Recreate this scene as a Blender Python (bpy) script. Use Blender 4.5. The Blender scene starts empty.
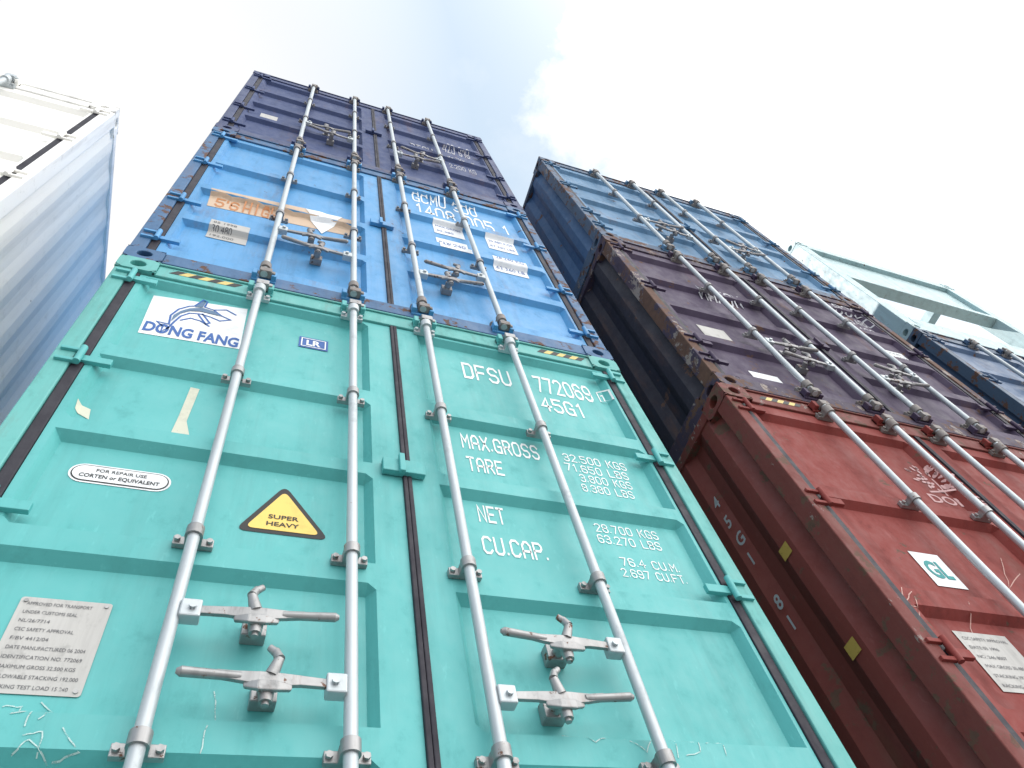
import bpy, math, random, bmesh
from mathutils import Matrix, Vector
random.seed(7)
C=bpy.context.scene.collection
W=2.438; L=12.19
F=755.44; CAM=Vector((.7037,-1.5285,2.076))
RX=Vector((.93428,-.31051,-.17172)); RD=Vector((.18349,.84241,-.50726)); RF=Vector((.3073,.44232,.84494))
def ray(u,v): return RX*((u-512)/F)+RD*((v-384)/F)+RF
def onY(u,v,Y):
    d=ray(u,v); t=(Y-CAM.y)/d.y; p=CAM+d*t; return p.x,p.z
def onX(u,v,X):
    d=ray(u,v); t=(X-CAM.x)/d.x; p=CAM+d*t; return p.y,p.z
# ------------------------------------------------------------ materials
def N(nt,t,**k):
    n=nt.nodes.new(t)
    for a,b in k.items(): setattr(n,a,b)
    return n
def ramp(nt,inp,p0,p1,c0=(0,0,0,1),c1=(1,1,1,1)):
    r=N(nt,'ShaderNodeValToRGB'); r.color_ramp.elements[0].position=p0; r.color_ramp.elements[1].position=p1
    r.color_ramp.elements[0].color=c0; r.color_ramp.elements[1].color=c1
    nt.links.new(inp,r.inputs[0]); return r.outputs[0]
def mix(nt,fac,a,b):
    m=N(nt,'ShaderNodeMix',data_type='RGBA')
    for s,i in ((fac,0),(a,6),(b,7)):
        if isinstance(s,(int,float)): m.inputs[i].default_value=s
        elif isinstance(s,tuple): m.inputs[i].default_value=s if len(s)==4 else s+(1,)
        else: nt.links.new(s,m.inputs[i])
    return m.outputs[2]
def noise(nt,co,scale,detail=6,rough=.6,stretch=None,off=0):
    mp=N(nt,'ShaderNodeMapping'); nt.links.new(co,mp.inputs[0])
    mp.inputs['Location'].default_value=(off,off*1.7,off*.6)
    if stretch: mp.inputs['Scale'].default_value=stretch
    n=N(nt,'ShaderNodeTexNoise'); n.inputs['Scale'].default_value=scale; n.inputs['Detail'].default_value=detail; n.inputs['Roughness'].default_value=rough
    nt.links.new(mp.outputs[0],n.inputs['Vector']); return n.outputs[0]
def paint(name,base,rust=.3,dirt=.35,fade=.25,rough=.42,metal=0,rustcol=(.060,.030,.020),seed=None,rscale=6,bump=.35,flake=0):
    m=bpy.data.materials.new(name); m.use_nodes=True; nt=m.node_tree; b=nt.nodes['Principled BSDF']
    s=random.uniform(0,40) if seed is None else seed
    co=N(nt,'ShaderNodeTexCoord').outputs['Object']
    faded=tuple(min(1,c*1.25+.05) for c in base); dark=tuple(c*.5 for c in base)
    n1=noise(nt,co,1.6,5,.55,None,s)
    col=mix(nt,ramp(nt,n1,.35,.7),base,tuple(base[i]*(1-fade)+faded[i]*fade for i in range(3)))
    st=noise(nt,co,5,6,.7,(1.6,1.6,.12),s+3)
    k=N(nt,'ShaderNodeMath',operation='MULTIPLY'); k.inputs[1].default_value=dirt
    nt.links.new(ramp(nt,st,.5,.72),k.inputs[0]); col=mix(nt,k.outputs[0],col,dark)
    gr_=noise(nt,co,11,8,.75,(1,1,.7),s+31); k3=N(nt,'ShaderNodeMath',operation='MULTIPLY'); k3.inputs[1].default_value=dirt*.9
    nt.links.new(ramp(nt,gr_,.56,.70),k3.inputs[0]); col=mix(nt,k3.outputs[0],col,tuple(c*.45+.015 for c in base))
    sc=noise(nt,co,38,3,.7,(1,1,.35),s+9); k2=N(nt,'ShaderNodeMath',operation='MULTIPLY'); k2.inputs[1].default_value=.30
    nt.links.new(ramp(nt,sc,.62,.72),k2.inputs[0]); col=mix(nt,k2.outputs[0],col,faded)
    if flake>0:
        f1=noise(nt,co,9,9,.75,(1,1,.45),s+47); t=.70-.2*flake
        col=mix(nt,ramp(nt,f1,t,t+.015),col,(.26,.22,.20))
    r1=noise(nt,co,rscale,10,.72,None,s+14); t=.70-.2*rust
    rm=ramp(nt,r1,t,t+.025); col=mix(nt,rm,col,mix(nt,noise(nt,co,30,4,.6,None,s),rustcol,tuple(c*2.6 for c in rustcol)))
    if rust>.2:
        rw=noise(nt,co,rscale*.9,8,.7,(1,1,.22),s+15); k4=N(nt,'ShaderNodeMath',operation='MULTIPLY'); k4.inputs[1].default_value=.5
        nt.links.new(ramp(nt,rw,.56,.75),k4.inputs[0]); col=mix(nt,k4.outputs[0],col,(.15,.065,.035))
    nt.links.new(col,b.inputs['Base Color'])
    rr=mix(nt,rm,mix(nt,ramp(nt,gr_,.4,.7),(rough,)*3,(min(1,rough+.25),)*3),(.85,)*3); nt.links.new(rr,b.inputs['Roughness']); b.inputs['Metallic'].default_value=metal
    bp=N(nt,'ShaderNodeBump'); bp.inputs['Strength'].default_value=bump; bp.inputs['Distance'].default_value=.012
    nt.links.new(noise(nt,co,3.2,7,.5,None,s+20),bp.inputs['Height'])
    bp2=N(nt,'ShaderNodeBump'); bp2.inputs['Strength'].default_value=.25; bp2.inputs['Distance'].default_value=.0015; nt.links.new(rm,bp2.inputs['Height']); bp2.invert=True
    nt.links.new(bp.outputs[0],bp2.inputs['Normal']); nt.links.new(bp2.outputs[0],b.inputs['Normal'])
    return m
def worn_ink(name,col,wear=.45,rough=.6,low=.25):
    m=bpy.data.materials.new(name); m.use_nodes=True; nt=m.node_tree; b=nt.nodes['Principled BSDF']
    co=N(nt,'ShaderNodeTexCoord').outputs['Object']
    n=noise(nt,co,9,8,.75,None,random.uniform(0,9))
    nt.links.new(mix(nt,ramp(nt,n,.5,.75),col,tuple(c*.72 for c in col)),b.inputs['Base Color']); b.inputs['Roughness'].default_value=rough
    if wear>0:
        a=ramp(nt,noise(nt,co,45,5,.8,None,random.uniform(0,9)),.72-wear*.25,.80-wear*.25,(1,1,1,1),(low,low,low,1)); nt.links.new(a,b.inputs['Alpha'])
    return m
M={}
M['zinc']=paint('galvanised_steel',(.46,.50,.52),.14,.5,.3,.38,.35,(.14,.07,.04),rscale=14)
M['cast']=paint('handle_steel',(.33,.33,.33),.50,.7,.3,.38,.65,(.12,.065,.045),rscale=24)
M['rustcast']=paint('rusty_casting',(.24,.22,.21),.55,.6,.3,.6,.3,(.08,.045,.03),rscale=24)
M['rubber']=paint('black_rubber',(.016,.014,.024),0,.3,.1,.6)
M['white']=worn_ink('white_marking',(.84,.86,.86),.25)
M['faintwhite']=worn_ink('faded_white_marking',(.46,.46,.50),.5)
M['label']=worn_ink('label_white',(.82,.84,.86),0)
M['plate']=paint('plate_aluminium',(.46,.45,.43),.15,.6,.3,.6,.0,(.22,.17,.13),rscale=20)
M['blueink']=worn_ink('blue_print',(.03,.11,.36),0)
M['greyblue']=worn_ink('grey_blue_print',(.10,.18,.30),0)
M['tealink']=worn_ink('teal_print',(.02,.28,.28),0)
M['blackink']=worn_ink('black_print',(.02,.02,.02),0)
M['greyink']=worn_ink('grey_print',(.10,.10,.11),.5)
M['yellow']=worn_ink('yellow_print',(.85,.60,.15),.0)
M['fyellow']=worn_ink('faded_yellow_stripe',(.66,.52,.18),.2)
M['fblack']=worn_ink('faded_black_stripe',(.03,.03,.03),.3,.6,.5)
M['dullyellow']=worn_ink('dull_yellow_print',(.42,.28,.06),.5)
M['tan']=worn_ink('faded_orange_band',(.58,.43,.31),.30,.6,.45)
M['orange']=worn_ink('orange_print',(.50,.20,.07),.0)
M['pink']=worn_ink('pale_pink_marking',(.56,.33,.33),.55)
M['tape']=worn_ink('tape_residue',(.62,.62,.50),.3)
M['scratch']=worn_ink('chalk_scratch',(.45,.62,.60),.9)
M['rscratch']=worn_ink('pale_scratch',(.50,.28,.24),.7)
M['wood']=paint('plywood_floor',(.16,.10,.06),0,.4,.2,.8)
# ------------------------------------------------------------ mesh builder
class MB:
    def __init__(s): s.v=[]; s.f=[]; s.sm=[]
    def add(s,vs,fs,smooth=False):
        o=len(s.v); s.v+=[tuple(v) for v in vs]; s.f+=[tuple(i+o for i in f) for f in fs]; s.sm+=[smooth]*len(fs); return s
    def box(s,x0,x1,y0,y1,z0,z1):
        return s.add([(x0,y0,z0),(x1,y0,z0),(x1,y1,z0),(x0,y1,z0),(x0,y0,z1),(x1,y0,z1),(x1,y1,z1),(x0,y1,z1)],
          [(0,3,2,1),(4,5,6,7),(0,1,5,4),(1,2,6,5),(2,3,7,6),(3,0,4,7)])
    def cyl(s,a,b,r,n=16,r2=None):
        a=Vector(a);b=Vector(b);d=(b-a).normalized(); u=d.orthogonal().normalized(); w=d.cross(u); r2=r if r2 is None else r2
        vs=[a+(u*math.cos(2*math.pi*i/n)+w*math.sin(2*math.pi*i/n))*r for i in range(n)]+[b+(u*math.cos(2*math.pi*i/n)+w*math.sin(2*math.pi*i/n))*r2 for i in range(n)]
        s.add(vs,[(i,(i+1)%n,n+(i+1)%n,n+i) for i in range(n)],True)
        s.add(vs,[tuple(range(n))[::-1],tuple(range(n,2*n))]); return s
    def bar(s,pts,w,t):
        for i in range(len(pts)-1):
            a=Vector(pts[i]);b=Vector(pts[i+1]);d=(b-a).normalized(); n=d.cross(Vector((0,0,1))).normalized()*t/2
            wa=w[i] if isinstance(w,list) else w; wb=w[i+1] if isinstance(w,list) else w
            vs=[]
            for p,h in ((a-d*.003,wa),(b+d*.003,wb)):
                for sg,sz in ((1,-1),(-1,-1),(-1,1),(1,1)): vs.append(p+n*sg+Vector((0,0,h/2*sz)))
            s.add(vs,[(0,1,2,3),(7,6,5,4),(0,4,5,1),(1,5,6,2),(2,6,7,3),(3,7,4,0)])
        return s
    def poly(s,pts): return s.add(pts,[tuple(range(len(pts)))])
    def build(s,name,mat,parent=None,bev=0,seg=2):
        me=bpy.data.meshes.new(name); me.from_pydata(s.v,[],s.f); me.update()
        me.polygons.foreach_set('use_smooth',s.sm); me.materials.append(mat)
        if len(s.f)>2:
            bm=bmesh.new(); bm.from_mesh(me); bmesh.ops.recalc_face_normals(bm,faces=bm.faces); bm.to_mesh(me); bm.free()
        o=bpy.data.objects.new(name,me); C.objects.link(o)
        if parent: o.parent=parent
        if bev:
            b=o.modifiers.new('bevel','BEVEL'); b.width=bev; b.segments=seg; b.limit_method='ANGLE'; b.angle_limit=math.radians(25)
        return o
def tag(o,label,cat,group=None,kind=None):
    if label: o['label']=label
    if cat: o['category']=cat
    if group: o['group']=group
    if kind: o['kind']=kind
# ------------------------------------------------------------ container pieces
def casting(x0,x1,y0,y1,z0,z1,front,left):
    m=MB(); n=16
    def holed(fr):
        ou=[];inn=[];bk=[]
        for i in range(n):
            t=2*math.pi*(i+.5)/n; c,s_=math.cos(t),math.sin(t); k=1/max(abs(c),abs(s_))
            ou.append(fr(c*k,s_*k,0)); inn.append(fr(c*.40,s_*.52,0)); bk.append(fr(c*.40,s_*.52,.05))
        vs=ou+inn+bk
        fs=[(i,(i+1)%n,n+(i+1)%n,n+i) for i in range(n)]+[(n+i,n+(i+1)%n,2*n+(i+1)%n,2*n+i) for i in range(n)]+[tuple(range(2*n,3*n))]
        m.add(vs,fs)
    cx,cy,cz=(x0+x1)/2,(y0+y1)/2,(z0+z1)/2; hx,hy,hz=(x1-x0)/2,(y1-y0)/2,(z1-z0)/2
    yf=y0 if front else y1; sg=1 if front else -1
    xf=x0 if left else x1; sx=1 if left else -1
    holed(lambda a,b,d:(cx+a*hx,yf+sg*d,cz+b*hz))
    holed(lambda a,b,d:(xf+sx*d,cy+a*hy,cz+b*hz))
    yb=y1 if front else y0; xb=x1 if left else x0
    m.poly([(x0,yb,z0),(x1,yb,z0),(x1,yb,z1),(x0,yb,z1)]); m.poly([(xb,y0,z0),(xb,y1,z0),(xb,y1,z1),(xb,y0,z1)])
    m.poly([(x0,y0,z0),(x1,y0,z0),(x1,y1,z0),(x0,y1,z0)]); m.poly([(x0,y0,z1),(x1,y0,z1),(x1,y1,z1),(x0,y1,z1)])
    e=.0006
    for a in (-1,1):
        for b in (-1,1):
            m.box(*(sorted((cx+a*hx,cx+a*hx*.8))),*(sorted((yf+sg*e,yf+sg*.02))),*(sorted((cz+b*hz,cz+b*hz*.8))))
    return m
def corr_wall(xo,xi,y0,y1,z0,z1):
    m=MB(); prof=[(y0,xi)]; y=y0+.03
    while y+.276<y1:
        prof+=[(y,xi),(y+.068,xo),(y+.138,xo),(y+.206,xi)]; y+=.276
    prof.append((y1,xi))
    vs=[];n=len(prof)
    for (yy,xx) in prof: vs+=[(xx,yy,z0),(xx,yy,z1)]
    m.add(vs,[(2*i,2*i+2,2*i+3,2*i+1) for i in range(n-1)])
    return m
YF=.016; DEP=.034; SL=.024
SURF={}
def door_sheet(x0,x1,z0,z1,px0,px1,pans,yf=YF,dep=DEP,s=SL):
    xs=[x0,x0,px0,px0+s,px1-s,px1,x1,x1]
    zs=[z1,z1];fl=[9,0]
    for (a,b) in pans: zs+=[a,a-s,b+s,b]; fl+=[0,1,1,0]
    zs+=[z0,z0]; fl+=[0,9]
    vs=[];nx=len(xs)
    for j,z in enumerate(zs):
        for i,x in enumerate(xs):
            if fl[j]==9 or i in (0,nx-1): y=yf+.045
            elif fl[j]==1 and i in (3,4): y=yf+dep
            else: y=yf
            vs.append((x,y,z))
    m=MB(); m.add(vs,[(j*nx+i,j*nx+i+1,(j+1)*nx+i+1,(j+1)*nx+i) for j in range(len(zs)-1) for i in range(nx-1)])
    return m
def surf(door,x,z):
    px0,px1,pans=SURF[door.name]
    c=lambda t:max(0,min(1,t))
    fx=min(c((x-px0)/SL),c((px1-x)/SL)); fz=max(min(c((a-z)/SL),c((z-b)/SL)) for a,b in pans)
    return YF+DEP*min(fx,fz)
RODX=(.598,1.020,1.369,1.801)
def container(name,label,loc,H,mats,pans=None,guides=None,hz=(.68,.87),cat='shipping container',group='stacked shipping containers'):
    P,E,S=mats['panel'],mats['frame'],mats.get('side',mats['panel']); CE=mats.get('cam',M['rustcast']); HS=mats.get('steel',M['cast']); wi=mats.get('wall',.048)
    root=bpy.data.objects.new(name,None); C.objects.link(root); root.location=loc; root.empty_display_size=.3
    tag(root,label,cat,group)
    for x0,x1,lf in ((0,.162,True),(W-.162,W,False)):
        for y0,y1,fr in ((-.004,.174,True),(L-.178,L,False)):
            for z0 in (0,H-.118): casting(x0,x1,y0,y1,z0,z0+.118,fr,lf).build('corner_casting',mats.get('corner',E),root,.004)
    for x0,x1 in ((.0,.068),(W-.068,W)):
        MB().box(x0+.002,x1,.002,.10,.118,H-.118).build('corner_post',mats.get('post',E),root,.005)
        MB().box(x0+.002,x1,L-.10,L-.002,.118,H-.118).build('corner_post',E,root,.005)
    MB().box(.162,W-.162,.004,.11,H-.125,H-.012).box(.162,W-.162,-.006,.004,H-.026,H-.014).build('door_header',E,root,.004)
    MB().box(.162,W-.162,.002,.12,.012,.118).build('door_sill',E,root,.004)
    for x0,x1 in ((.004,.064),(W-.064,W-.004)):
        MB().box(x0,x1,.174,L-.178,H-.075,H-.012).build('top_side_rail',E,root,.004)
        MB().box(x0,x1-.01,.174,L-.178,.016,.15).build('bottom_side_rail',E,root,.004)
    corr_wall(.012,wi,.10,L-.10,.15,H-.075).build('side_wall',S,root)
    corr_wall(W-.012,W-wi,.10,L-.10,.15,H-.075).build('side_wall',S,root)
    MB().box(.06,W-.06,.11,L-.05,H-.034,H-.022).build('roof',S,root)
    MB().box(.08,W-.08,L-.06,L-.03,.1,H-.06).build('end_wall',S,root)
    MB().box(.05,W-.05,.12,L-.06,.10,.14).build('floor',M['wood'],root)
    zt=H-.128; zb=.122
    if pans is None:
        n=4; pit=(zt-zb-.10)/n; pans=[(zt-.09-i*pit,zt-.09-(i+1)*pit+.08) for i in range(n)]
    doors=[]
    for side,(x0,x1,p0,p1) in enumerate(((.108,1.203,.132,1.10),(1.235,W-.108,1.335,W-.122))):
        d=door_sheet(x0,x1,zb,zt,p0,p1,pans).build('door',P,root,.006,2); doors.append(d); SURF[d.name]=(p0,p1,pans)
        if side==0: gs=((.070,.106,.010),(1.2035,1.2185,.005))
        else: gs=((W-.106,W-.070,.010),(1.2195,1.2345,.005))
        for a,b,yy in gs: MB().box(a,b,yy,.05,zb,zt).build('door_gasket',M['rubber'],d,.003)
        hx=.088 if side==0 else W-.088; sg=1 if side==0 else -1
        for zz in [H-.20,H-.911,H-1.687,.30]:
            if zz<.28: continue
            h=MB(); h.cyl((hx,-.010,zz-.050),(hx,-.010,zz+.050),.012,12)
            a,b=sorted((hx,hx+sg*.10)); h.box(a,b,.0,.018,zz-.018,zz+.018)
            a,b=sorted((hx-sg*.070,hx-sg*.004)); h.box(a,b,-.010,.006,zz+.028,zz+.044); h.box(a,b,-.010,.006,zz-.044,zz-.028)
            h.build('hinge',P,d,.002)
    MB().box(1.13,1.28,-.012,.013,H-1.305,H-1.235).box(1.185,1.205,-.03,-.01,H-1.32,H-1.22).build('overlap_plate',P,doors[0],.003)
    if guides is None: guides=[H*.30,H*.66]
    for x in RODX:
        y=-.034
        rod=MB().cyl((x,y,.05),(x,y,H-.055),.0165,20).build('lock_rod',M['zinc'],root)
        for zz in guides:
            g=MB().box(x-.052,x+.052,-.003,.015,zz-.015,zz+.015).cyl((x,y,zz-.017),(x,y,zz+.017),.0235,16)
            g.box(x-.022,x+.022,y,.0,zz-.016,zz+.016)
            for sx in (-.041,.041): g.cyl((x+sx,-.014,zz),(x+sx,-.002,zz),.009,6)
            g.build('rod_guide',HS,rod,.002)
        for zz,sg in ((H-.135,1),(.135,-1)):
            g=MB().box(x-.05,x+.05,-.003,.015,zz-.020,zz+.020).cyl((x,y,zz-.025),(x,y,zz+.025),.026,16)
            g.box(x-.024,x+.024,y,.0,zz-.02,zz+.02)
            for sx in (-.040,.040): g.cyl((x+sx,-.014,zz),(x+sx,-.002,zz),.010,6)
            g.build('rod_guide',M['zinc'] if CE is M['cast'] else CE,rod,.002)
            zc=zz+sg*.062
            k=MB().box(x-.022,x+.034,y-.020,y+.020,zc-.020,zc+.020).box(x+.010,x+.05,y-.01,y+.022,zc-.012,zc+.012)
            k.build('cam_end',CE,rod,.004)
            k=MB().box(x-.054,x-.030,-.036,.006,zc-.026,zc+.026).box(x+.034,x+.058,-.036,.006,zc-.026,zc+.026).box(x-.054,x+.058,-.008,.006,zc-.032,zc+.032)
            k.build('cam_keeper',P,rod,.004)
    for xa,dr,zz in ((RODX[0],1,hz[1]),(RODX[1],-1,hz[0]),(RODX[3],-1,hz[1]),(RODX[2],1,hz[0])):
        y=-.028; e=random.uniform(-.010,.010)
        h=MB(); h.bar([(xa+dr*.05,y-.014,zz),(xa+dr*.12,y-.016,zz+.002),(xa+dr*.17,y-.022,zz-.004),(xa+dr*.21,y-.024,zz-.004),(xa+dr*.26,y-.020,zz+.002),(xa+dr*.30,y-.024,zz+.002+e*.4)],[.022,.026,.036,.034,.024,.020],.012)
        h.cyl((xa+dr*.25,y-.020,zz+.002),(xa+dr*.375,y-.034,zz-.004+e),.0105,12,.0120)
        h.cyl((xa+dr*.375,y-.034,zz-.004+e),(xa+dr*.385,y-.035,zz-.004+e),.0120,12,.006)
        hd=h.build('door_handle',HS,root,.003)
        c=MB(); a,b=sorted((xa+dr*.012,xa+dr*.060)); c.box(a,b,y-.026,y+.010,zz-.026,zz+.026)
        c.cyl((xa+dr*.040,y-.036,zz),(xa+dr*.040,y-.024,zz),.010,8); c.build('handle_clamp',M['zinc'],hd,.004)
        xm=xa+dr*.19
        c=MB(); c.box(xm-.030,xm+.030,.012,.050,zz-.012,zz+.045)
        c.cyl((xm,-.020,zz+.010),(xm,.014,zz+.010),.018,12)
        c.bar([(xm-dr*.050,-.046,zz-.020),(xm-dr*.02,-.058,zz-.026),(xm+dr*.02,-.058,zz-.026),(xm+dr*.048,-.046,zz-.018)],[.014,.026,.026,.014],.012)
        c.cyl((xm,-.040,zz-.056),(xm,-.040,zz-.020),.015,12,.019); c.cyl((xm,-.040,zz-.064),(xm,-.040,zz-.054),.009,8)
        c.cyl((xm-dr*.006,-.046,zz+.012),(xm-dr*.020,-.056,zz+.052),.017,10,.012); c.cyl((xm-dr*.020,-.056,zz+.050),(xm-dr*.010,-.050,zz+.078),.013,10,.010); c.cyl((xm-dr*.010,-.050,zz+.074),(xm+dr*.004,-.048,zz+.088),.011,8,.009)
        c.build('handle_catch',HS,hd,.003)
    return root,doors
def copy_tree(o,parent=None):
    c=o.copy(); C.objects.link(c)
    if parent: c.parent=parent
    for ch in list(o.children): copy_tree(ch,c)
    return c
# ------------------------------------------------------------ lettering
def text_mesh(s,bold=0.0,spacing=1.0):
    cu=bpy.data.curves.new('t','FONT'); cu.body=s; cu.size=1; cu.offset=bold; cu.resolution_u=3; cu.space_character=spacing
    o=bpy.data.objects.new('t',cu); C.objects.link(o); bpy.context.view_layer.update()
    me=bpy.data.meshes.new_from_object(o.evaluated_get(bpy.context.evaluated_depsgraph_get()))
    bpy.data.objects.remove(o); return me
def finish(me,name,mat,door):
    me.materials.clear(); me.materials.append(mat); me.update()
    o=bpy.data.objects.new(name,me); C.objects.link(o); o.parent=door; return o
def text_on(s,x0,x1,z,h,lift,mat,door,root,name='lettering',bold=.01):
    me=text_mesh(s,bold); xs=[v.co.x for v in me.vertices]; a,b=min(xs),max(xs); o0=root.location
    for v in me.vertices:
        X=x0+(x1-x0)*(v.co.x-a)/(b-a)-o0.x; Z=z+v.co.y/.70*h-o0.z
        v.co=(X,surf(door,X,Z)-.0018-lift,Z)
    return finish(me,name,mat,door)
# squared stencil alphabet, strokes on a 4 x 6 grid
OCT=[(1,0),(3,0),(4,1),(4,5),(3,6),(1,6),(0,5),(0,1),(1,0)]
G={'0':[OCT],'O':[OCT],'D':[[(0,0),(0,6),(3,6),(4,5),(4,1),(3,0),(0,0)]],'F':[[(0,0),(0,6),(4,6)],[(.4,3),(3.2,3)]],
'S':[[(4,5),(3,6),(1,6),(0,5),(0,4),(1,3),(3,3),(4,2),(4,1),(3,0),(1,0),(0,1)]],'U':[[(0,6),(0,1),(1,0),(3,0),(4,1),(4,6)]],
'7':[[(0,6),(4,6),(1.4,0)]],'2':[[(0,5),(1,6),(3,6),(4,5),(4,4),(0,0),(4,0)]],'6':[[(4,5),(3,6),(1,6),(0,5),(0,1),(1,0),(3,0),(4,1),(4,2.4),(3,3.3),(.4,3.3)]],
'9':[[(0,1),(1,0),(3,0),(4,1),(4,5),(3,6),(1,6),(0,5),(0,3.6),(1,2.7),(3.6,2.7)]],'4':[[(3,0),(3,6),(0,2),(4.3,2)]],
'5':[[(4,6),(0,6),(0,3.5),(3,3.5),(4,2.5),(4,1),(3,0),(1,0),(0,1)]],'1':[[(1,4.9),(2.2,6),(2.2,0)]],
'G':[[(4,4.6),(4,5),(3,6),(1,6),(0,5),(0,1),(1,0),(4,0),(4,2.7),(2.3,2.7)]],'M':[[(0,0),(0,6),(2,2.6),(4,6),(4,0)]],'A':[[(0,0),(0,4.6),(1.3,6),(2.7,6),(4,4.6),(4,0)],[(.4,2.4),(3.6,2.4)]],
'X':[[(0,0),(4,6)],[(0,6),(4,0)]],'R':[[(0,0),(0,6),(3,6),(4,5),(4,4),(3,3),(.4,3)],[(2.2,2.7),(4,0)]],'T':[[(0,6),(4,6)],[(2,5.6),(2,0)]],
'E':[[(4,6),(0,6),(0,0),(4,0)],[(.4,3),(3.2,3)]],'N':[[(0,0),(0,6),(4,0),(4,6)]],'C':[[(4,5),(3,6),(1,6),(0,5),(0,1),(1,0),(3,0),(4,1)]],
'K':[[(0,0),(0,6)],[(4,6),(.5,2.8)],[(1.5,3.5),(4,0)]],'L':[[(0,6),(0,0),(4,0)]],'B':[[(0,3),(0,6),(3,6),(4,5),(4,4),(3,3),(0,3),(0,0),(3,0),(4,1),(4,2),(3,3)]],
'P':[[(0,0),(0,6),(3,6),(4,5),(4,4),(3,3),(.4,3)]],'H':[[(0,0),(0,6)],[(4,0),(4,6)],[(.4,3),(3.6,3)]],'I':[[(2,0),(2,6)]],'J':[[(4,6),(4,1),(3,0),(1,0),(0,1)]],
'3':[[(0,5),(1,6),(3,6),(4,5),(4,4),(3,3.1),(1.4,3.1)],[(3.2,2.9),(4,2),(4,1),(3,0),(1,0),(0,1)]],'8':[[(1,3.1),(0,4),(0,5),(1,6),(3,6),(4,5),(4,4),(3,3.1),(1,3.1),(0,2.1),(0,1),(1,0),(3,0),(4,1),(4,2.1),(3.2,2.9)]],
'.':[[(0,.45),(.01,.45)]],"'":[[(0,6),(0,4.6)]],'V':[[(0,6),(2,0),(4,6)]],'Y':[[(0,6),(2,3),(4,6)],[(2,2.8),(2,0)]],' ':[]}
def ribbon(pts,w):
    P=[Vector(p) for p in pts]; closed=(P[0]-P[-1]).length<1e-6
    if closed: P=P[:-1]
    n=len(P); Lp=[];Rp=[]
    for i in range(n):
        a=P[i-1] if (i>0 or closed) else None; c=P[(i+1)%n] if (i<n-1 or closed) else None
        d1=(P[i]-a).normalized() if a is not None else None; d2=(c-P[i]).normalized() if c is not None else None
        if d1 is None: d1=d2; p=P[i]-d2*w/2
        elif d2 is None: d2=d1; p=P[i]+d1*w/2
        else: p=P[i]
        n1=Vector((-d1.y,d1.x)); n2=Vector((-d2.y,d2.x)); m=(n1+n2); m=m.normalized() if m.length>1e-4 else n1; k=min(1.8,1/max(.3,m.dot(n1)))
        Lp.append(p+m*w/2*k); Rp.append(p-m*w/2*k)
    q=[]
    for i in range(n if closed else n-1):
        j=(i+1)%n; q.append((Lp[i],Rp[i],Rp[j],Lp[j]))
    return q
def stencil(s,x0,x1,z,h,lift,mat,door,root,name='lettering',wt=.95):
    adv=0; words=[[]]
    for ch in s:
        wd={'.':.3,"'":.3,' ':2.4,'1':3.0}.get(ch,4)
        off=-.3 if ch=='1' else 0
        if ch==' ': words.append([])
        for ln in G.get(ch,[]): words[-1].append([(p[0]+adv+off,p[1]) for p in ln])
        adv+=wd+1.9
    tot=adv-1.9; sx=(x1-x0)/tot; sz=h/6; o0=root.location; r=None
    for items in words:
        m=MB()
        for ln in items:
            for q in ribbon(ln,wt):
                vs=[]
                for p in q:
                    X=x0+p.x*sx-o0.x; Z=z+p.y*sz-o0.z; vs.append((X,surf(door,X,Z)-.0018-lift,Z))
                m.add(vs,[(0,1,2,3)])
        r=m.build(name,mat,door)
    return r
def YP(root): return root.location.y+YF+DEP-.002
def T(s,uL,uR,hp,door,root,mat,name='lettering',bold=.012,lift=0,st=True,wt=.95):
    Y=YP(root); x0,z0=onY(*uL,Y); x1,_=onY(*uR,Y); _,zt=onY(uL[0]+.15*hp,uL[1]-hp,Y)
    if st: return stencil(s,x0,x1,z0,zt-z0,lift,mat,door,root,name,wt)
    return text_on(s,x0,x1,z0,zt-z0,lift,mat,door,root,name,bold)
def plate(pts,door,root,mat,name='sticker',lift=.0):
    Y=YP(root); o0=root.location; P=[Vector(onY(u,v,Y)) for u,v in pts]; P=[Vector((p.x-o0.x,p.y-o0.z)) for p in P]
    n=14; m=MB()
    if len(P)==3: P=[P[0],P[1],P[2],P[2]]
    if len(P)==4:
        vs=[]
        for j in range(n+1):
            for i in range(n+1):
                a=P[0].lerp(P[1],i/n); b=P[3].lerp(P[2],i/n); q=a.lerp(b,j/n); vs.append((q.x,surf(door,q.x,q.y)-.0018-lift,q.y))
        m.add(vs,[(j*(n+1)+i,(j+1)*(n+1)+i,(j+1)*(n+1)+i+1,j*(n+1)+i+1) for j in range(n) for i in range(n)])
    else:
        m.poly([(q.x,surf(door,q.x,q.y)-.0018-lift,q.y) for q in P])
    return m.build(name,mat,door)
def cplate(c,w,h,door,root,mat,name='sticker',lift=0,tilt=0):
    Y=YP(root); cx,cz=onY(*c,Y); o0=root.location; nx_,nz_=8,28; m=MB(); vs=[]
    x0,x1,z0,z1=cx-w/2,cx+w/2,cz-h/2,cz+h/2
    for j in range(nz_+1):
        for i in range(nx_+1):
            X=x0+(x1-x0)*i/nx_-o0.x; Z=z1+(z0-z1)*j/nz_-o0.z+tilt*(i/nx_-.5); vs.append((X,surf(door,X,Z)-.003-lift,Z))
    m.add(vs,[(j*(nx_+1)+i,(j+1)*(nx_+1)+i,(j+1)*(nx_+1)+i+1,j*(nx_+1)+i+1) for j in range(nz_) for i in range(nx_)])
    m.build(name,mat,door); return x0,x1,z0,z1
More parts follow.
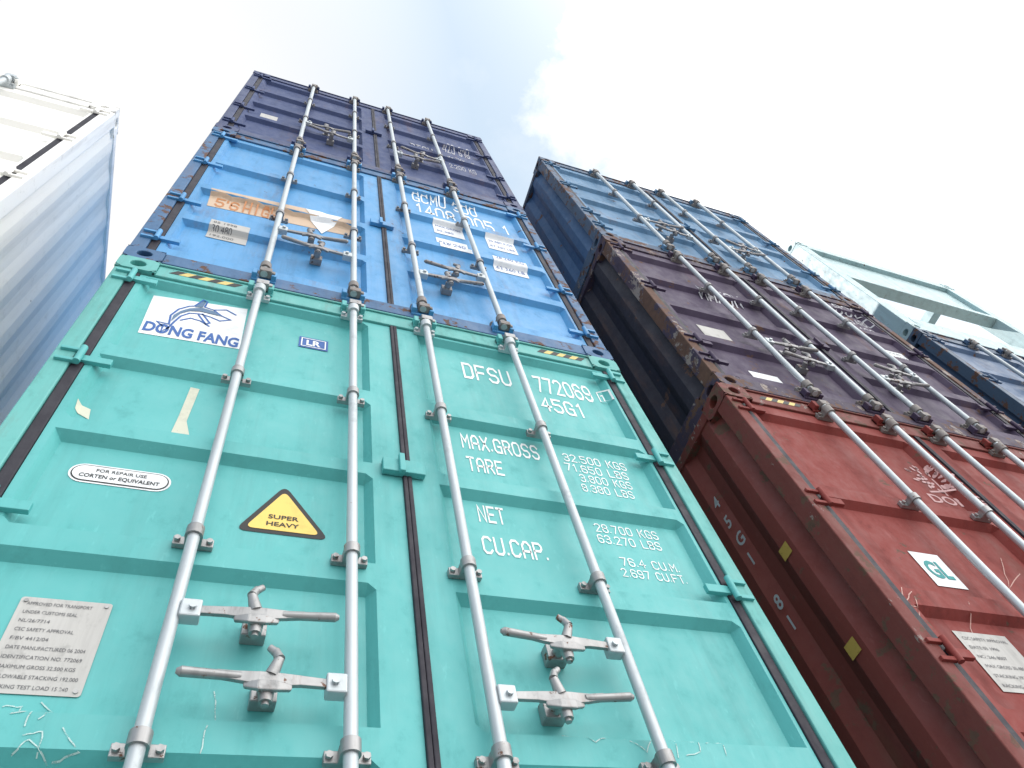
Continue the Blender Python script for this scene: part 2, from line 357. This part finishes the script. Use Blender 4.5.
def rplate(x0,x1,z0,z1,r,door,root,mat,name='sticker',lift=0):
    o0=root.location; pts=[]
    for cx,cz,a0 in ((x1-r,z1-r,0),(x0+r,z1-r,90),(x0+r,z0+r,180),(x1-r,z0+r,270)):
        for k in range(7):
            a=math.radians(a0+k*15); pts.append((cx+r*math.cos(a)-o0.x,YF+DEP-.0018-lift,cz+r*math.sin(a)-o0.z))
    return MB().poly(pts[::-1]).build(name,mat,door)
def strokes(lines,w,lift,door,root,mat,name):
    m=MB();o0=root.location
    for ln in lines:
        for q in ribbon(ln,w): m.add([(p.x-o0.x,surf(door,p.x-o0.x,p.y-o0.z)-.0018-lift,p.y-o0.z) for p in q],[(0,1,2,3)])
    return m.build(name,mat,door)
def rows(texts,x0,x1,z0,z1,door,root,mat,lift=.0026,mx=.08,fill=.5):
    n=len(texts); hh=(z1-z0)/(n+.4); ww=(x1-x0); mxl=max(len(t) for t in texts)
    for i,s in enumerate(texts):
        text_on(s,x0+ww*mx,x0+ww*mx+ww*(1-2*mx)*max(len(s)/mxl,.35),z1-hh*(i+.95),hh*fill,lift,mat,door,root,'lettering',.0)
# ------------------------------------------------------------ containers
def mset(nm,base,rust=.3,fr=None,rf=None,side=None,flake=0,cam=None,steel=None,corner=None,post=None,frough=.5,wall=None,**k):
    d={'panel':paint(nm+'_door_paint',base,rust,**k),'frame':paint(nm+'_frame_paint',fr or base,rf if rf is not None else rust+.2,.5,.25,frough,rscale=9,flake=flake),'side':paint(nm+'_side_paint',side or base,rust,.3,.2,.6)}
    if cam: d['cam']=cam
    if steel: d['steel']=steel
    if wall: d['wall']=wall
    if corner: d['corner']=paint(nm+'_corner_paint',fr or base,corner,.5,.2,.6,rscale=14,flake=flake)
    if post: d['post']=paint(nm+'_post_paint',fr or base,post,.6,.2,.65,rscale=3.2,flake=min(1,flake+.25))
    return d
DS=paint('dull_handle_steel',(.27,.265,.27),.55,.7,.3,.5,.4,(.09,.05,.035),rscale=24)
teal=mset('teal',(.085,.40,.395),.07,(.11,.40,.375),.24,dirt=.28,fade=.45,cam=M['cast'],rough=.46)
blue=mset('blue',(.060,.27,.54),.28,(.04,.12,.25),.76,dirt=.45,steel=DS,flake=.25,fade=.4)
navy=mset('navy',(.030,.052,.15),.28,(.028,.045,.13),.45,dirt=.4,rough=.6,steel=DS)
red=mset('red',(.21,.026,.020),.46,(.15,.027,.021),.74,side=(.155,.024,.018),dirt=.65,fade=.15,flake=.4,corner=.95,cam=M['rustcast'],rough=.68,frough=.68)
purp=mset('purple',(.044,.026,.066),.42,(.042,.027,.056),.80,side=(.014,.011,.024),flake=.65,steel=DS,dirt=.5,corner=.97,post=1.0,rough=.62,frough=.65)  # side colour darkened to near black for the shade between the stacks
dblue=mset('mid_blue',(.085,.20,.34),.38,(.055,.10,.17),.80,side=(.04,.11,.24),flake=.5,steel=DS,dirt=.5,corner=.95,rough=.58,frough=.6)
white=mset('hazed_cream',(.97,.955,.91),.0,(.96,.95,.92),.0,side=(.985,.955,.89),dirt=.02,fade=.1,wall=.022,cam=M['zinc'],steel=M['zinc'])  # sun haze put into the near-white colour, ribs shallower to wash out
blue2=mset('deep_blue',(.045,.10,.20),.5,(.04,.08,.14),.8,steel=DS)
ZG=2.591; HG=2.896
gp=[(HG-a,HG-b_) for a,b_ in ((.145,.76),(.84,1.245),(1.31,1.74),(1.82,2.28),(2.36,2.70))]
g,gd=container('shipping_container','large teal green container with yellow warning triangle and dolphin logo on its left door',(0,0,ZG),HG,teal,gp,[HG-.8825,HG-1.754,HG-2.37],(HG-2.217,HG-2.03))
b,bd=container('shipping_container','bright blue container between the teal one below and the small navy one on top',(0,0,ZG+HG),2.591,blue,[(2.40,1.86),(1.78,1.30),(1.22,.74),(.66,.22)],[.95,1.75],(.52,.68))
n_,nd=container('shipping_container','dark navy container on the very top of the centre stack above the bright blue one',(0,0,ZG+HG+2.591),2.591,navy,None,[.95,1.75],(.60,.76))
XR,YR=2.866,-.165
r_,rd=container('shipping_container','red container with rusty side wall below the dark purple one at right',(XR-.035,YR,2.591),2.543,red,[(2.34,1.76),(1.68,1.16),(1.08,.66),(.58,.20)],[.85,1.70],(.62,.80))
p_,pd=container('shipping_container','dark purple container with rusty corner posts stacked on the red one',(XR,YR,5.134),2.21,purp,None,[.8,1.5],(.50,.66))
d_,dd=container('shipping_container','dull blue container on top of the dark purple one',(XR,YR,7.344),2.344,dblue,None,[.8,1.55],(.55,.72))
X3,Y3=6.15,-.05
k_,kd=container('shipping_container','deep blue container under the pale teal open frame at the far right edge',(X3,Y3,5.18),2.35,blue2)
l_,ld=container('shipping_container','cream white container at the far left with its top corner against the sky',(-3.015,0,5.22),2.63,white)
l2=copy_tree(l_); l2.location=(-3.015,0,2.59); l2['label']='cream white container directly under the topmost one at the far left'
def low(src,x,y,z,lab):
    c=copy_tree(src); c.location=(x,y,z); c['label']=lab; return c
low(b,0,0,0,'blue container standing on the ground beneath the teal green one')
low(b,XR,YR,0,'blue container standing on the ground beneath the red one')
low(l_,-3.015,0,-.04,'cream white container standing on the ground at the foot of the far left stack')
low(b,X3,Y3,0,'blue container standing on the ground at the foot of the far right stack')
low(b,X3,Y3,2.589,'blue container second from the ground in the far right stack')
# open frame unit on the far right stack
HF=2.32; fr=bpy.data.objects.new('open_frame_container',None); C.objects.link(fr); fr.location=(X3,Y3,7.53)
tag(fr,'pale teal open frame container with sky showing through, topmost at the far right','shipping container')
pt=paint('pale_teal_paint',(.36,.50,.52),.30,.5,.3,rscale=14)
for x0,x1,lf in ((0,.162,True),(W-.162,W,False)):
    for y0,y1,f_ in ((-.004,.174,True),(L-.178,L,False)):
        for z0 in (0,HF-.118): casting(x0,x1,y0,y1,z0,z0+.118,f_,lf).build('corner_casting',pt,fr,.004)
        MB().box(x0+.002,x1-.002,y0+.006,y1-.002,.118,HF-.118).build('corner_post',pt,fr,.006)
for y0,y1 in ((.0,.15),(L-.16,L-.01)):
    MB().box(.162,W-.162,y0,y1,HF-.17,HF-.012).build('end_header',pt,fr,.006)
    MB().box(.162,W-.162,y0+.05,y0+.09,HF-.95,HF-.17).box(.162,W-.162,y0+.0,y1-.02,HF-1.03,HF-.95).build('end_panel',pt,fr,.006)
    MB().box(.162,W-.162,y0,y1,.012,.30).build('end_sill',pt,fr,.006)
for x0 in (.0,W-.12):
    MB().box(x0+.004,x0+.116,.174,L-.178,HF-.15,HF-.014).build('top_side_rail',pt,fr,.005)
    MB().box(x0+.004,x0+.116,.174,L-.178,.014,.20).build('bottom_side_rail',pt,fr,.005)
for k in range(1,8):
    MB().box(.12,W-.12,k*1.5,k*1.5+.10,HF-.11,HF-.03).build('roof_bow',pt,fr,.004)
MB().box(.12,W-.12,.15,L-.16,.08,.14).build('floor',M['wood'],fr)
# ------------------------------------------------------------ markings on the teal doors
Wt=M['white']
R=gd[1]; Lf=gd[0]
for s,a,c,h in (("DFSU",(463,376),(510,386),12.5),("772069",(536,390),(592,401),12.5),("45G1",(542,409),(584,417),11),
    ("MAX.GROSS",(461,446),(537,456),12),("TARE",(467,469),(502,474),12),("32.500 KGS",(563,460),(625,470),6.2),("71.650 LBS",(565,469.5),(627,479),6.2),
    ("3.800 KGS",(580,481),(632,491),6.2),("8.380 LBS",(582,490.5),(634,500),6.2),("NET",(478,520),(504,525),14),("CU.CAP.",(483,552),(547,560),15),
    ("28.700 KGS",(595,531),(659,543),7),("63.270 LBS",(598,542),(662,553),7),("76.4 CU.M.",(621,565),(680,575),7),("2.697 CU.FT.",(622,576),(688,587),7)):
    T(s,a,c,h,R,g,Wt,wt=.92 if h>10 else .78)
Y=YP(g)
cx,cz=onY(602,398,Y); w_,h_=.028,.044
strokes([[(cx-w_,cz-h_),(cx+w_,cz-h_),(cx+w_,cz+h_),(cx-w_,cz+h_),(cx-w_,cz-h_)]],.006,0,R,g,Wt,'number_box')
stencil("1",cx-.018,cx+.008,cz-.026,.052,0,Wt,R,g)
plate([(151,294),(245,308),(237,348),(135,331)],Lf,g,M['label'])
T("DONG FANG",(139,328),(235,345),9,Lf,g,M['blueink'],lift=.0014,bold=.035,st=False)
def PX(pts): return [onY(u,v,Y) for u,v in pts]
strokes([PX([(166,323),(168,314),(176,308),(187,305),(192,305),(201,299),(205,301),(202,306),(211,309),(219,315),(228,319),(217,320),(208,316),(198,313),(187,312),(178,315),(171,321),(165,327),(158,330),(160,325),(154,320),(166,323)]),
  PX([(200,313),(207,322),(203,323),(196,314)]),PX([(178,319),(188,317),(198,320),(206,325)]),PX([(212,309),(224,309),(233,314)])],.008,.0014,Lf,g,M['blueink'],'logo')
plate([(168,320),(171,314),(178,310),(187,307.5),(200,307),(211,310.5),(219,315.5),(208,313),(198,310.5),(187,310),(178,312.5),(171,318)],Lf,g,M['greyblue'],'logo_fill',.0026)
plate([(192,306),(201,300.5),(203,302),(200,306.5)],Lf,g,M['greyblue'],'logo_fill',.0026)
x0,x1,z0,z1=cplate((311,343),.125,.095,Lf,g,M['blueink'])
strokes([[(x0+.012,z0+.012),(x1-.012,z0+.012),(x1-.012,z1-.012),(x0+.012,z1-.012),(x0+.012,z0+.012)]],.005,.0026,Lf,g,M['label'],'sticker_frame')
text_on("LR",x0+.032,x1-.032,z0+.024,.046,.0026,M['label'],Lf,g,'lettering',.03)
xa,za=onY(66,469,Y); xb,_=onY(170,478,Y)
rplate(xa,xb,za-.043,za+.043,.042,Lf,g,M['label'])
rplate(xa+.006,xb-.006,za-.037,za+.037,.036,Lf,g,M['blackink'],lift=.001); rplate(xa+.010,xb-.010,za-.033,za+.033,.032,Lf,g,M['label'],lift=.002)
text_on("FOR REPAIR USE",xa+.07,xb-.07,za+.008,.014,.003,M['blackink'],Lf,g,'lettering',.01)
text_on("CORTEN or EQUIVALENT",xa+.03,xb-.03,za-.020,.016,.003,M['blackink'],Lf,g,'lettering',.02)
def tri(pts,r,mat,lift,name):
    Yt=YF+DEP-.0018-lift; V=[Vector(p) for p in pts]; out=[]
    for i in range(3):
        a,b_,c=V[i-1],V[i],V[(i+1)%3]; u=(a-b_).normalized(); w=(c-b_).normalized()
        p0=b_+u*r;p1=b_+w*r
        for k in range(6):
            t=k/5; q=p0*(1-t)**2+b_*2*t*(1-t)+p1*t*t; out.append((q.x,Yt,q.y-ZG))
    MB().poly(out).build(name,mat,Lf)
A_=onY(283,485,Y);B_=onY(232,528,Y);C_=onY(327,540,Y); zc=(B_[1]+C_[1])/2; B_=(B_[0],zc); C_=(C_[0],zc)
tri([A_,B_,C_],.035,M['blackink'],.0,'warning_sign')
ce=Vector(((A_[0]+B_[0]+C_[0])/3,(A_[1]+B_[1]+C_[1])/3)); tri([tuple(ce+(Vector(p)-ce)*.80) for p in (A_,B_,C_)],.025,M['yellow'],.0012,'warning_sign_face')
text_on("SUPER",ce.x-.045,ce.x+.045,ce.y-.012,.018,.0024,M['blackink'],Lf,g,'lettering',.02)
text_on("HEAVY",ce.x-.048,ce.x+.048,ce.y-.044,.018,.0024,M['blackink'],Lf,g,'lettering',.02)
x1,_=onY(110,606,Y); x0,z1=onY(20,595,Y); _,z0=onY(0,692,Y)
rplate(x0,x1,z0,z1,.008,Lf,g,M['plate'],'approval_plate',.001)
for cxx in (x0+.012,x1-.012):
    for czz in (z0+.012,z1-.012): MB().cyl((cxx,YF+DEP-.006,czz-ZG),(cxx,YF+DEP-.001,czz-ZG),.005,10).build('rivet',M['cast'],Lf)
rows(["APPROVED FOR TRANSPORT","UNDER CUSTOMS SEAL","NL/26/7714","CSC SAFETY APPROVAL","F/BV 4412/04","DATE MANUFACTURED 06 2004","IDENTIFICATION NO. 772069","MAXIMUM GROSS 32.500 KGS","ALLOWABLE STACKING 192.000","RACKING TEST LOAD 15.240"],x0,x1,z0,z1,Lf,g,M['greyink'],.0022,fill=.38)
plate([(188,386),(197,388),(184,420),(187,436),(167,434),(176,415)],Lf,g,M['tape'],'tape_mark')
plate([(75,402),(88,408),(86,418),(72,410)],Lf,g,M['tape'],'tape_mark')
def wob(pts,n=4,a=2.0):
    out=[]
    for i in range(len(pts)-1):
        for k in range(n):
            t=k/n; out.append((pts[i][0]*(1-t)+pts[i+1][0]*t+random.uniform(-a,a)*.5,pts[i][1]*(1-t)+pts[i+1][1]*t+random.uniform(-a,a)*.5))
    out.append(pts[-1]); return out
for ls in ([(0,704),(20,706),(8,722),(30,718),(22,735)],[(40,702),(52,715),(36,728)],[(60,738),(75,760),(50,765)],[(20,745),(40,740),(34,762)],[(203,735),(196,762)],[(212,690),(214,730)],
           [(10,760),(26,748),(44,766)],[(560,735),(590,750),(606,741)],[(620,745),(640,760),(650,740)],[(700,752),(716,744),(720,764)],[(668,742),(672,766)],[(676,748),(690,742),(694,760),(680,764)]):
    strokes([PX(wob(ls))],.0028,0,Lf if ls[0][0]<430 else R,g,M['scratch'],'chalk_mark')
def stripes(x0,x1,z0,z1,root,y):
    n=7;w=(x1-x0)/n;o0=root.location;sh=(z1-z0)*.8
    for mt,par in ((M['fblack'],0),(M['fyellow'],1)):
        m=MB()
        for i in range(n):
            if i%2==par:
                q=[(x0+i*w,z0),(x0+(i+1)*w,z0),(x0+(i+1)*w+sh,z1),(x0+i*w+sh,z1)]
                m.add([(a-o0.x,y-o0.y,c-o0.z) for a,c in q],[(0,1,2,3)])
        m.build('hazard_stripe',mt,root)
zt=ZG+HG; stripes(.21,.49,zt-.080,zt-.040,g,.0025); stripes(1.97,2.22,zt-.080,zt-.040,g,.0025)
stripes(XR+.19,XR+.44,5.134-.080,5.134-.045,r_,YR+.0025)
# ------------------------------------------------------------ blue container
bl,br=bd
plate([(208,192),(350,223),(347,235),(204,204)],bl,b,M['tan'],'marking'); T("5'6",(212,204),(234,209),7,bl,b,M['orange'],lift=.0014,wt=1.1); T("HIGH",(240,210.5),(274,218),7.5,bl,b,M['orange'],lift=.0014,wt=1.1)
x0,x1,z0,z1=cplate((226,232),.20,.24,bl,b,M['plate'],'approval_plate'); rows(["CSC SAFETY","05 1998","30.480","192.000"],x0,x1,z0,z1,bl,b,M['greyink'])
plate([(302,213),(340,221),(319,233)],bl,b,M['label'],lift=.003) 
T("GCMU 300",(411,199),(474,214),6,br,b,Wt); T("1408 005 1",(415,212),(508,234),9,br,b,Wt)
for c,w_,h_,tx in (((446,230),.22,.22,["MAX.GROSS","30.480"]),((451,247),.22,.26,["PAYLOAD","28.240"]),((499,245),.22,.24,["30.480 KGS","67.200 LBS"]),((507,267),.24,.24,["28.240 KG","62.260 LB"])):
    x0,x1,z0,z1=cplate(c,w_,h_,br,b,M['label']); rows(tx,x0,x1,z0,z1,br,b,M['blueink'],fill=.42)
# ------------------------------------------------------------ navy container
nl,nr=nd
T("DFSU",(409,147),(431,153),4.5,nr,n_,M['faintwhite']); T("420 618",(441,150),(468,158),4.5,nr,n_,M['faintwhite'])
for i,s in enumerate(("30.480 KG","2.200 KG")): T(s,(444+i*4,159+i*7),(470+i*4,166+i*7),3.0,nr,n_,M['faintwhite'],wt=.8)
cplate((266,116),.14,.16,nl,n_,M['plate'],'approval_plate')
# ------------------------------------------------------------ purple container
pl_,pr_=pd
T("MAXON",(700,298),(742,309),5.5,pl_,p_,M['faintwhite'],wt=1.0)
x0,x1,z0,z1=cplate((714,334),.20,.18,pl_,p_,M['plate'],'approval_plate'); cplate((765,378),.20,.09,pl_,p_,M['label'])
for i,s in enumerate(("TTNU 246","800 7","30.480 KG","2.180 KG")): T(s,(824+i*11,304+i*9),(868+i*10,316+i*9),3.8,pr_,p_,M['faintwhite'],wt=.9)
x0,x1,z0,z1=cplate((894,356),.24,.15,pr_,p_,M['label']); rows(["CAUTION","9'6 HIGH"],x0,x1,z0,z1,pr_,p_,M['blackink'],fill=.6)
# ------------------------------------------------------------ red container
rl,rr=rd; YY=YP(r_)
cx,cz=onY(936,484,YY)
m=MB()
def leaf(ax,az,ang,ln,wd):
    q=[]
    for k in range(10):
        t=k/10*2*math.pi; px_=ln*.5*(1+math.cos(t)); pz_=wd*.5*math.sin(t)
        q.append((ax+px_*math.cos(ang)-pz_*math.sin(ang)-r_.location.x,az+(px_*math.sin(ang)+pz_*math.cos(ang))-r_.location.z))
    m.poly([(p[0],surf(rl,*p)-.0025,p[1]) for p in q])
rg=random.Random(4)
for i in range(46):
    a0=rg.uniform(0,2*math.pi); rr_=math.sqrt(rg.random()); leaf(cx+.125*rr_*math.cos(a0),cz+.025+.085*rr_*math.sin(a0),a0+rg.uniform(-.7,.7),.036,.017)
m.build('emblem_leaves',M['pink'],rl)
strokes([[(cx-.012,cz-.095),(cx,cz-.03),(cx,cz+.03)],[(cx-.11,cz-.090),(cx-.04,cz-.074),(cx+.04,cz-.074),(cx+.11,cz-.090)]],.012,0,rl,r_,M['pink'],'emblem_trunk')
text_on("DONG",cx-.16,cx+.16,cz-.175,.062,0,M['pink'],rl,r_,'lettering',.02)
x0,x1,z0,z1=cplate((937,571),.155,.19,rl,r_,M['label']); ww=x1-x0; hh=z1-z0
text_on("GL",x0+ww*.15,x0+ww*.85,z0+hh*.26,hh*.48,.003,M['tealink'],rl,r_,'lettering',.03)
x0,x1,z0,z1=cplate((1004,664),.25,.25,rl,r_,M['plate'],'approval_plate')
rows(["CSC SAFETY APPROVAL","DATE 03 1996","NO. 246 8007","MAX GROSS 30.480","STACKING 192.000","RACKING 15.240"],x0,x1,z0,z1,rl,r_,M['greyink'],fill=.34)
def PR(pts): return [onY(u,v,YY) for u,v in pts]
for ls in ([(880,585),(890,596),(884,606),(876,596),(880,585)],[(896,596),(900,616)],[(905,600),(900,612),(914,616)],[(910,604),(914,628)],[(1000,560),(1010,590),(1020,575)],[(960,600),(975,640)]):
    strokes([PR(wob(ls))],.004,0,rl,r_,M['rscratch'],'chalk_mark')
sw=[c for c in r_.children if c.name.startswith('side_wall')][0]; XS=r_.location.x
def side_char(s,y,z,h,mat,root,part,X):
    me=text_mesh(s,.02); o0=root.location
    for v in me.vertices: v.co=(X-o0.x,y-v.co.x*h/.7*.8-o0.y,z+v.co.y/.7*h-o0.z)
    return finish(me,'side_lettering',mat,part)
for i,s in enumerate("45G1"): 
    u,v=719+i*13,506+i*17; yy,zz=onX(u,v,XS+.010); side_char(s,.28,zz,.068,M['faintwhite'],r_,sw,XS+.008)
for i,s in enumerate("81"):
    u,v=786+i*14,602+i*20; yy,zz=onX(u,v,XS+.010); side_char(s,.28,zz,.068,M['faintwhite'],r_,sw,XS+.008)
for u,v in ((768,578),(834,674)):
    yy,zz=onX(u,v,XS+.01); MB().add([(.008,.22,zz-.03-2.591),(.008,.22,zz+.03-2.591),(.008,.28,zz+.03-2.591),(.008,.28,zz-.03-2.591)],[(0,1,2,3)]).build('side_sticker',M['dullyellow'],sw)
# ------------------------------------------------------------ ground
gm=bpy.data.materials.new('concrete_yard'); gm.use_nodes=True; nt=gm.node_tree; co=N(nt,'ShaderNodeTexCoord').outputs['Object']
nt.links.new(mix(nt,noise(nt,co,.6,8,.6),(.17,.17,.17),(.26,.26,.255)),nt.nodes['Principled BSDF'].inputs['Base Color']); nt.nodes['Principled BSDF'].inputs['Roughness'].default_value=.9
gr=MB().box(-400,400,-400,400,-.3,-.041).build('ground',gm); gr['kind']='structure'
# ------------------------------------------------------------ light
S=Vector((-.64,.417,1.197)).normalized(); el=math.asin(S.z); az=math.atan2(S.x,S.y)
w=bpy.data.worlds.new('World'); bpy.context.scene.world=w; w.use_nodes=True; nt=w.node_tree
sky=N(nt,'ShaderNodeTexSky'); sky.sky_type='NISHITA'; sky.sun_disc=False; sky.sun_elevation=el; sky.sun_rotation=az; sky.dust_density=1.5
bg=nt.nodes['Background']; bg.inputs[1].default_value=.15; nt.links.new(sky.outputs[0],bg.inputs[0])
tc=N(nt,'ShaderNodeTexCoord').outputs['Generated']
def dotmask(vec,a,b_):
    d=N(nt,'ShaderNodeVectorMath',operation='DOT_PRODUCT'); nt.links.new(tc,d.inputs[0]); d.inputs[1].default_value=Vector(vec).normalized()
    m=N(nt,'ShaderNodeMapRange',interpolation_type='SMOOTHSTEP'); m.inputs[1].default_value=a; m.inputs[2].default_value=b_; nt.links.new(d.outputs['Value'],m.inputs[0]); return m.outputs[0]
def mth(op,a,b_):
    m=N(nt,'ShaderNodeMath',operation=op)
    for i,s in enumerate((a,b_)):
        if isinstance(s,(int,float)): m.inputs[i].default_value=s
        else: nt.links.new(s,m.inputs[i])
    return m.outputs[0]
nz=noise(nt,tc,6.5,10,.62,None,3.1)
blob=mth('MAXIMUM',dotmask(ray(760,70),.950,.997),mth('MULTIPLY',dotmask(ray(825,170),.970,.999),.85))
c1=ramp(nt,mth('ADD',mth('MULTIPLY',nz,1.10),mth('MULTIPLY',blob,.56)),.72,1.02)
nz2=noise(nt,tc,2.6,8,.6,None,8.3); wisps=mth('MULTIPLY',ramp(nt,nz2,.44,.78),.50)
glow=dotmask(ray(-100,80),.80,.985)
c2=mth('MAXIMUM',mth('MAXIMUM',c1,glow),wisps)
bg2=N(nt,'ShaderNodeBackground'); bg2.inputs[0].default_value=(.67,.83,1.0,1); bg2.inputs[1].default_value=1.0
sky_fill=dotmask((.70,-1,.45),.20,.95)   # unseen bright sky area added behind the viewer to light the door faces
bg3=N(nt,'ShaderNodeBackground'); bg3.inputs[0].default_value=(1,.99,.975,1); nt.links.new(mth('ADD',mth('MULTIPLY',sky_fill,2.5),1.04),bg3.inputs[1])
m1=N(nt,'ShaderNodeMixShader'); m1.inputs[0].default_value=.93; nt.links.new(bg.outputs[0],m1.inputs[1]); nt.links.new(bg2.outputs[0],m1.inputs[2])
ms=N(nt,'ShaderNodeMixShader'); nt.links.new(mth('MAXIMUM',c2,sky_fill),ms.inputs[0]); nt.links.new(m1.outputs[0],ms.inputs[1]); nt.links.new(bg3.outputs[0],ms.inputs[2])
nt.links.new(ms.outputs[0],nt.nodes['World Output'].inputs[0])
sl=bpy.data.lights.new('sun','SUN'); sl.energy=5; sl.angle=math.radians(.6); sl.color=(1,.97,.93)
so=bpy.data.objects.new('sun',sl); C.objects.link(so); so.rotation_euler=(-S).to_track_quat('-Z','Y').to_euler()
# ------------------------------------------------------------ camera
cam=bpy.data.cameras.new('camera'); cam.lens=F/1024*36; cam.sensor_width=36; cam.clip_end=2000; cam.clip_start=.05
co_=bpy.data.objects.new('camera',cam); C.objects.link(co_)
Mx=Matrix((RX,-RD,-RF)).transposed(); co_.matrix_world=Matrix.Translation(CAM)@Mx.to_4x4()
bpy.context.scene.camera=co_
sc=bpy.context.scene; sc.view_settings.view_transform='Standard'; sc.view_settings.look='None'; sc.view_settings.exposure=0
